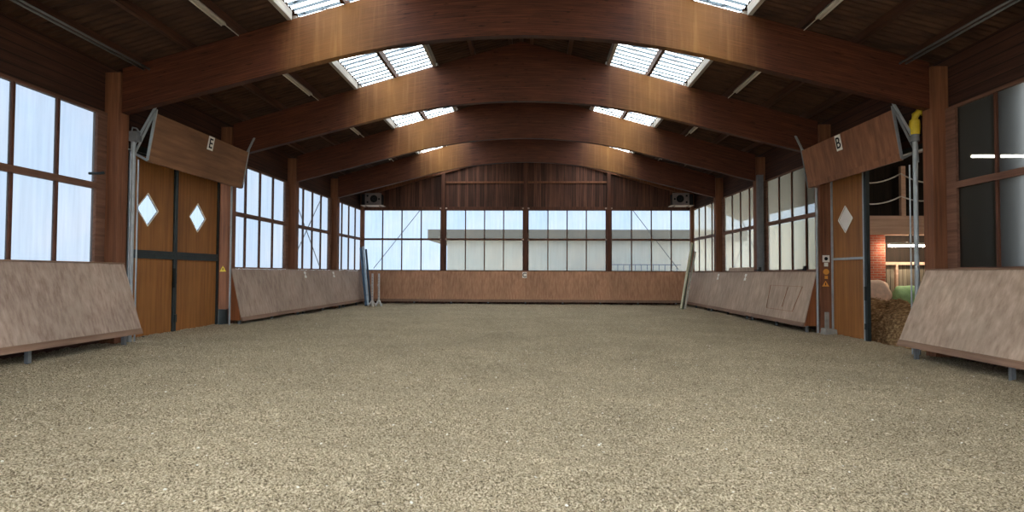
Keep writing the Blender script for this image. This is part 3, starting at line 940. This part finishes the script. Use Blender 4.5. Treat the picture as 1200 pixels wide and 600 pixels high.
# yellow hoist motor on the near right post
t = thing('hoist_motor', (8.64, 12.98, 4.55), 'yellow hoist motor on top of the lifting post at the right doorway', 'motor')
m = MB(); m.tube([(8.64, 12.98, 4.55), (8.64, 12.98, 4.72)], 0.09, 16); build('collar', m, MT['dull_steel'], t)
m = MB(); m.tube([(8.64, 12.98, 4.70), (8.64, 12.98, 4.90), (8.64, 12.98, 5.02)], 0.10, 18, rads=[0.10, 0.11, 0.10]); build('body', m, MT['yellow'], t, bevel=0.01)
m = MB(); m.tube([(8.64, 12.98, 5.0), (8.66, 12.98, 5.13), (8.73, 12.97, 5.20), (8.82, 12.96, 5.22)], 0.075, 14); build('bend', m, MT['yellow'], t, smooth=True)
m = MB(); m.tube([(8.80, 12.96, 5.22), (8.92, 12.95, 5.22)], 0.11, 16); build('end_cap', m, MT['yellow'], t)
# steel column in front of the third post on the right
m = MB(); m.box(8.70, 8.90, 22.06, 22.12, 1.6, 5.35); m.box(8.70, 8.72, 22.0, 22.18, 1.6, 5.35); m.box(8.88, 8.90, 22.0, 22.18, 1.6, 5.35)
build('steel_column', m, MT['dull_steel'], None, 'grey steel section fixed in front of the third arch post on the right', 'column')
# spotlight / plates near the left foreground window
m = MB(); m.tube([(-8.95, 12.0, 3.72), (-8.72, 12.0, 3.72), (-8.66, 12.05, 3.74)], 0.03, 8)
build('bolt_bar', m, MT['dark_steel'], None, 'short dark steel bar on the nearest left post', 'bar')

# small notices on the door posts, facing the viewer
def notice(name, x, z, h, mat, label, shape='box', mark=None):
    y = YB[2] - 0.162
    t = thing(name, (x, y, z - h / 2), label, 'sign')
    m = MB()
    if shape == 'box':
        m.box(x - h / 2, x + h / 2, y - 0.008, y, z - h / 2, z + h / 2)
    elif shape == 'round':
        m.tube([(x, y - 0.008, z), (x, y, z)], h / 2, 18)
    else:
        m.prism([(x - h * .6, y, z - h / 2), (x + h * .6, y, z - h / 2), (x, y, z + h / 2)], (0, -0.008, 0))
    build('plate', m, MT[mat], t)
    if mark == 'dot':
        m = MB(); m.tube([(x, y - 0.012, z), (x, y - 0.008, z)], h * 0.26, 14); build('dot', m, MT['ink'], t, label='black dot')
    if mark == 'bang':
        m = MB(); m.box(x - 0.012, x + 0.012, y - 0.012, y - 0.008, z - h * .30, z + h * .15)
        build('mark', m, MT['ink'], t, label='black mark')
NX = 8.87
notice('notice_plate', NX, 2.12, 0.20, 'white', 'square white notice with a black dot, topmost on the right door post', 'box', 'dot')
notice('notice_plate', NX, 1.95, 0.11, 'white', 'tiny white notice second from the top on the right door post', 'box')
notice('hazard_sticker', NX, 1.74, 0.17, 'orange', 'round yellowish sticker on the right door post', 'round')
notice('notice_plate', NX, 1.58, 0.09, 'orange', 'tiny yellowish plate above the triangle on the right door post', 'box')
notice('warning_triangle', NX - 0.02, 1.40, 0.17, 'orange', 'orange warning triangle, lowest on the right door post', 'tri', 'bang')
notice('warning_triangle', -8.92, 1.76, 0.17, 'yellow', 'small yellow warning triangle on the post beside the left double door', 'tri', 'bang')

# ------------------------------------------------------------------ loudspeakers on shelves
def speaker(s):
    x0, x1 = 7.74, 8.62
    xa, xb = sorted((s * x0, s * x1))
    t = thing('loudspeaker', (s * 8.25, 31.5, 5.29), f'grey fronted loudspeaker lying on a shelf in the back {SIDE[s]} corner', 'loudspeaker')
    m = MB(); m.box(*sorted((s * (x0 + 0.02), s * 8.83)), 31.24, 31.82, 5.29, 5.88); build('cabinet', m, MT['black'], t, bevel=0.01)
    m = MB(); m.box(xa, xb, 31.2, 31.24, 5.29, 5.93); build('baffle', m, MT['baffle'], t, bevel=0.005)
    cx = s * (x0 + 0.40)
    m = MB(); n = 28
    for r, y in (): pass
    m.tube([(cx, 31.195, 5.62), (cx, 31.2, 5.62)], 0.2, n); wf = build('woofer', m, MT['cone'], t)
    m = MB(); m.tube([(cx, 31.17, 5.62), (cx, 31.195, 5.62)], 0.07, 18, rads=[0.03, 0.07]); build('dust_cap', m, MT['black'], wf, smooth=True)
    for px, pz in ((x0 + 0.12, 5.61), (x0 + 0.74, 5.78), (x0 + 0.74, 5.44)):
        m = MB(); m.tube([(s * px, 31.193, pz), (s * px, 31.2, pz)], 0.055, 14); build('port', m, MT['cone'], t)
    t2 = thing('speaker_shelf', (s * 8.3, 31.6, 5.2), f'pale shelf board under the loudspeaker in the back {SIDE[s]} corner', 'shelf')
    m = MB(); m.box(*sorted((s * 7.66, s * 8.84)), 31.12, 31.84, 5.255, 5.285); build('board', m, MT['shelf'], t2)
    for x in (7.85, 8.6):
        m = MB(); m.bar((s * x, 31.84, 5.24), (s * x, 31.2, 5.24), 0.04, 0.03); m.bar((s * x, 31.84, 5.12), (s * x, 31.84, 5.25), 0.04, 0.03)
        build('bracket', m, MT['frame'], t2)
speaker(-1); speaker(1)

# ------------------------------------------------------------------ jump stands and poles
def jump_stand(x, y, label, rot):
    t = thing('jump_stand', (x, y, 0), label, 'jump stand')
    m = MB(); m.box(x - 0.04, x + 0.04, y - 0.035, y + 0.035, 0.16, 1.62); build('upright', m, MT['alu'], t, bevel=0.006)
    m = MB()
    for k in range(8):
        z = 0.5 + k * 0.13
        m.box(x - 0.008, x + 0.008, y - 0.039, y - 0.034, z - 0.02, z + 0.02)
    build('peg_hole_row', m, MT['ink'], t, label='dark row of peg holes')
    for k in range(4):
        a = rot + k * math.pi / 2
        d = Vector((math.cos(a), math.sin(a), 0))
        m = MB(); p = Vector((x, y, 0.30)) + d * 0.03; q = Vector((x, y, 0.02)) + d * 0.21
        m.bar(p, q, 0.05, 0.05)
        build('leg', m, MT['alu'], t)
    m = MB(); m.box(x - 0.05, x + 0.05, y - 0.09, y - 0.036, 1.0, 1.08); m.bar((x, y - 0.09, 1.02), (x, y - 0.15, 1.07), 0.06, 0.02)
    build('pole_cup', m, MT['alu'], t)
jump_stand(-7.37, 28.3, 'pale metal jump stand in the back left corner, closer to the leaning poles', 0.5)
jump_stand(-7.20, 28.85, 'pale metal jump stand in the back left corner, farther from the leaning poles', 0.9)

def jump_pole(p, q, mat, label, bands=None, r=0.05):
    p, q = Vector(p), Vector(q)
    t = thing('jump_pole', p, label, 'jump pole')
    d = q - p
    m = MB(); m.tube([p, q], r, 14); build('shaft', m, MT[mat], t, smooth=False)
    if bands:
        for a, b in ((0.02, 0.1), (0.9, 0.985)):
            m = MB(); m.tube([p + d * a, p + d * b], r + 0.003, 14); build('band', m, MT[bands], t, label='differently coloured end band')
jump_pole((-7.86, 28.95, 0.04), (-8.88, 31.40, 2.98), 'pole_blue', 'dark blue jump pole leaning in the back left corner, outermost of three', None, 0.06)
jump_pole((-7.80, 29.08, 0.04), (-8.75, 31.44, 3.04), 'pole_pale', 'pale grey jump pole leaning in the back left corner, middle of three', None, 0.06)
jump_pole((-7.70, 29.22, 0.04), (-8.60, 31.44, 2.90), 'pole_dark', 'dark slate jump pole leaning in the back left corner, innermost of three', None, 0.055)
jump_pole((7.26, 27.6, 0.04), (8.76, 31.3, 3.28), 'pole_cream', 'cream yellow jump pole leaning in the back right corner, foremost of three', None, 0.055)
jump_pole((7.37, 27.80, 0.04), (8.86, 31.46, 3.22), 'pole_green', 'dark green jump pole leaning in the back right corner, between two pale ones', None, 0.055)
jump_pole((7.44, 27.6, 0.04), (8.93, 31.25, 2.80), 'pole_grey', 'short greyish jump pole leaning in the back right corner, nearest the side wall', None, 0.05)

# ------------------------------------------------------------------ outside, behind the back windows
t = thing('neighbour_building', (4, 50, 0), 'pale neighbouring building with grey roof edge beyond the back windows', 'building')
m = MB(); m.box(-6.3, 16, 46, 54, -0.6, 4.3); build('wall', m, MT['render_wall'], t)
m = MB(); m.prism([(-7.75, 45.4, 4.22), (-7.75, 45.4, 5.04), (-7.75, 50, 5.3), (-7.75, 54.4, 5.04), (-7.75, 54.4, 4.22)], (24.5, 0, 0)); build('roof', m, MT['fascia'], t, label='grey roof edge')
m = MB(); m.box(2.5, 12.5, 42.2, 45.35, -0.6, 1.35)
build('loading_ramp', m, MT['concrete'], None, 'concrete ramp in front of the neighbouring building', 'ramp')
t = thing('railing', (8, 42.5, 1.35), 'blue grey metal railing outside behind the rightmost back window', 'railing')
m = MB(); m.box(6.0, 11.0, 42.47, 42.53, 2.28, 2.34); build('handrail', m, MT['rail_steel'], t)
for k in range(11):
    x = 6.5 + 0.42 * k
    m = MB(); m.box(x - 0.022, x + 0.022, 42.48, 42.52, 1.33, 2.29); build('baluster', m, MT['rail_steel'], t)
# lean-to roof outside the right windows
m = MB(); m.prism([(9.24, 19.75, 6.0), (12.0, 19.75, 4.75), (12.0, 19.75, 4.6), (9.24, 19.75, 5.84)], (0, 13.5, 0))
build('canopy_roof', m, MT['fascia'], None, 'dark lean-to roof outside the right windows', 'roof')
m = MB(); m.box(24, 26, 20, 120, -0.6, 6.4)
build('boundary_wall', m, MT['render_wall'], None, 'pale wall of a distant shed beyond the right windows', 'wall')

# ------------------------------------------------------------------ barn aisle behind the right doorway
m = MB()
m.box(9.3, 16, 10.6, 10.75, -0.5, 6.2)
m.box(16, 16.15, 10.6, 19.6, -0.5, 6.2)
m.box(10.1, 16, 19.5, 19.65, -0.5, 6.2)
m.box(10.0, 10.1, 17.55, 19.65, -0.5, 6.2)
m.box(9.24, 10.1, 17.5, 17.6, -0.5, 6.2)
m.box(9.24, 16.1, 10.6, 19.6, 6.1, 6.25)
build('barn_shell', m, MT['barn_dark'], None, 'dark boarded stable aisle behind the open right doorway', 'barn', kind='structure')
m = MB(); m.box(9.7, 16, 10.7, 19.5, -0.4, -0.13)
build('aisle_floor', m, MT['concrete'], None, 'grey floor of the stable aisle behind the right doorway', 'floor', kind='structure')
YA = 19.0
m = MB(); m.box(10.6, 11.52, YA, YA + 0.4, -0.15, 2.92)
build('brick_pier', m, MT['brick'], None, 'red brick pier inside the stable aisle', 'pier')
m = MB(); m.box(10.4, 14.0, YA - 0.12, YA + 0.35, 2.925, 3.52)
build('timber_lintel', m, MT['pinkbeam'], None, 'broad bleached timber beam above the lit tube in the stable aisle', 'beam', bevel=0.01)
m = MB(); m.box(12.0, 12.14, YA - 0.06, YA + 0.06, 3.52, 5.1)
build('wooden_post', m, MT['pinkbeam'], None, 'slim wooden post standing on the bleached timber beam', 'post')
t = thing('loft_ladder', (12.22, YA, 3.52), 'thin metal ladder rail beside the slim wooden post', 'rail')
m = MB(); m.tube([(12.3, YA - .2, 3.52), (12.3, YA - .2, 5.2)], 0.02, 8); build('upright', m, MT['dull_steel'], t)
def rope(pts, label):
    m = MB(); P_ = []
    for i in range(len(pts) - 1):
        a, b = Vector(pts[i]), Vector(pts[i + 1])
        for k in range(8):
            f = k / 8
            P_.append(a.lerp(b, f) - Vector((0, 0, 0.14 * 4 * f * (1 - f) * (b - a).length / 1.3)))
    P_.append(Vector(pts[-1]))
    m.tube(P_, 0.022, 7)
    build('rope', m, MT['rope'], None, label, 'rope', smooth=True)
rope([(10.5, YA - 0.1, 4.62), (11.98, YA - 0.08, 4.86), (13.2, YA - 0.1, 4.6)], 'upper pale rope slung across the dark loft in the stable aisle')
rope([(10.5, YA - 0.1, 3.98), (11.98, YA - 0.08, 4.14), (13.2, YA - 0.1, 4.1)], 'lower pale rope slung across the dark loft in the stable aisle')
# lit tube lamp
t = thing('tube_lamp', (12.2, YA - 0.3, 2.5), 'lit white tube lamp above the grey fence in the stable aisle', 'lamp')
m = MB(); m.box(11.42, 13.0, YA - 0.34, YA - 0.24, 2.60, 2.66); build('housing', m, MT['white'], t)
m = MB(); m.tube([(11.45, YA - 0.29, 2.565), (12.97, YA - 0.29, 2.565)], 0.03, 12); build('tube', m, MT['tube'], t, smooth=True)
m = MB(); m.box(12.1, 12.16, YA - 0.3, YA - 0.1, 2.66, 2.70); m.box(12.1, 12.16, YA - 0.3, YA - 0.24, 2.66, 2.93); build('bracket', m, MT['dull_steel'], t)
t = thing('tube_lamp', (11.5, 14.0, 4.4), 'second lit tube lamp added to the stable aisle to brighten the straw, nearer the doorway', 'lamp')  # added lamp, put in to brighten the straw heap and lintel
m = MB(); m.box(10.7, 12.3, 14.15, 14.25, 4.50, 4.56); build('housing', m, MT['white'], t)
m = MB(); m.tube([(10.73, 14.2, 4.465), (12.27, 14.2, 4.465)], 0.03, 12); build('tube', m, MT['tube_added'], t, smooth=True)
m = MB(); m.box(11.47, 11.53, 14.18, 14.22, 4.56, 6.1); build('bracket', m, MT['dull_steel'], t)
# grey board fence
t = thing('board_fence', (12.3, YA + 0.15, -0.13), 'weathered grey board fence below the lit tube lamp', 'fence')
m = MB(); m.box(11.54, 14.0, YA + 0.12, YA + 0.16, -0.13, 1.98); build('boards', m, MT['greyboard'], t)
m = MB(); m.box(11.53, 14.0, YA + 0.04, YA + 0.13, 1.98, 2.07); build('top_rail', m, MT['pinkbeam'], t)
for x in (11.9, 12.55, 13.3):
    m = MB(); m.box(x - 0.035, x + 0.035, YA + 0.04, YA + 0.12, -0.13, 1.98); build('post', m, MT['pinkbeam'], t)
# straw heap
def heap():
    m = MB()
    nx, ny = 44, 60
    x0, x1, y0, y1 = 9.42, 12.4, 14.0, 18.7
    vs = []
    for j in range(ny + 1):
        for i in range(nx + 1):
            u, v = i / nx, j / ny
            x, y = x0 + (x1 - x0) * u, y0 + (y1 - y0) * v
            e = min(1, u / 0.10, (1 - u) / 0.1, v / 0.08, (1 - v) / 0.06)
            e = max(0, e) ** 0.45
            h = (0.92 + 0.22 * math.sin(x * 2.1 + y) * 0.4 + 0.25 * (float(vnoise(np.array(x * 2.4), np.array(y * 2.4), 9)) - .5) + 0.16 * (float(vnoise(np.array(x * 8), np.array(y * 8), 8)) - .5))
            z = -0.16 + e * h
            vs.append((x + 0.06 * (float(vnoise(np.array(x * 7.), np.array(y * 7. + 3), 4)) - .5), y, z))
    fs = [(j * (nx + 1) + i, j * (nx + 1) + i + 1, (j + 1) * (nx + 1) + i + 1, (j + 1) * (nx + 1) + i) for j in range(ny) for i in range(nx)]
    m.add(vs, fs)
    R = random.Random(3)
    for _ in range(1500):
        p = Vector(R.choice(vs)) + Vector((R.uniform(-.04, .04), R.uniform(-.04, .04), R.uniform(0, .03)))
        d = Vector((R.uniform(-1, 1), R.uniform(-1, 1), R.uniform(-.5, .5))).normalized() * R.uniform(0.04, 0.11)
        m.bar(p - d, p + d, 0.007, 0.005)
    build('straw_heap', m, MT['hay'], None, 'heap of dark old straw just inside the open right doorway', 'straw', kind='stuff')
heap()
def sack(c, lx, ly, lz, mat, label, tilt=0.0, rz=0.0):
    m = MB(); N, K = 20, 12
    vs = []
    for k in range(K + 1):
        th = -math.pi / 2 + math.pi * k / K
        for i in range(N):
            a = 2 * math.pi * i / N
            sx = abs(math.cos(a)) ** 0.55 * math.copysign(1, math.cos(a)); sy = abs(math.sin(a)) ** 0.55 * math.copysign(1, math.sin(a))
            cz = math.cos(th) ** 0.5 if math.cos(th) > 1e-6 else 0
            w = 1 + 0.07 * math.sin(5 * a + 3 * th) + 0.05 * math.sin(9 * a - 2 * th)
            p = Vector((lx * sx * cz * w, ly * sy * cz * w, lz * math.sin(th) * (1 + 0.06 * math.sin(4 * a))))
            p = Matrix.Rotation(rz, 3, 'Z') @ Matrix.Rotation(tilt, 3, 'X') @ p
            vs.append(Vector(c) + p)
    fs = [(k * N + i, k * N + (i + 1) % N, (k + 1) * N + (i + 1) % N, (k + 1) * N + i) for k in range(K) for i in range(N)]
    m.add(vs, fs)
    build('feed_sack', m, MT[mat], None, label, 'sack', smooth=True)
sack((10.75, 18.2, 1.14), 0.42, 0.16, 0.36, 'sack_pink', 'pale pinkish feed sack standing on the straw heap against the brick pier', -0.3, 0.1)
sack((11.75, 18.25, 1.04), 0.42, 0.15, 0.30, 'sack_green', 'pale green feed sack slumped on the straw heap below the fence', -0.5, -0.15)

# ------------------------------------------------------------------ light: overcast sky
w = bpy.data.worlds.new('overcast'); scene.world = w
w.use_nodes = True
nt = w.node_tree; nt.nodes.clear()
o = nt.nodes.new('ShaderNodeOutputWorld'); b = nt.nodes.new('ShaderNodeBackground')
b.inputs[0].default_value = (0.83, 0.955, 1.08, 1); b.inputs[1].default_value = SKY
nt.links.new(b.outputs[0], o.inputs[0])

# ------------------------------------------------------------------ camera
pitch, yaw, roll, cx, ch, fpx = .0293, .034, .0042, .3485, 1.66, 690.0
c_, s_ = math.cos(yaw), math.sin(yaw)
r = Vector((c_, s_, 0)); fy = Vector((-s_, c_, 0)); up = Vector((0, 0, 1))
fwd = fy * math.cos(pitch) + up * math.sin(pitch); u = up * math.cos(pitch) - fy * math.sin(pitch)
r2 = r * math.cos(roll) + u * math.sin(roll); u2 = u * math.cos(roll) - r * math.sin(roll)
cam = bpy.data.cameras.new('camera'); co = bpy.data.objects.new('camera', cam); COL.objects.link(co)
M4 = Matrix((r2, u2, -fwd)).transposed().to_4x4(); M4.translation = (cx, 0, ch)
co.matrix_world = M4
cam.sensor_fit = 'HORIZONTAL'; cam.sensor_width = 36; cam.lens = 36 * fpx / 1200
cam.clip_end = 400
scene.camera = co

scene.view_settings.view_transform = 'Standard'
scene.view_settings.look = 'None'
scene.view_settings.gamma = 1.0
scene.view_settings.use_curve_mapping = False
scene.view_settings.exposure = 0.25
scene.cycles.use_denoising = True
scene.cycles.max_bounces = 10
scene.cycles.diffuse_bounces = 6
scene.cycles.transparent_max_bounces = 16
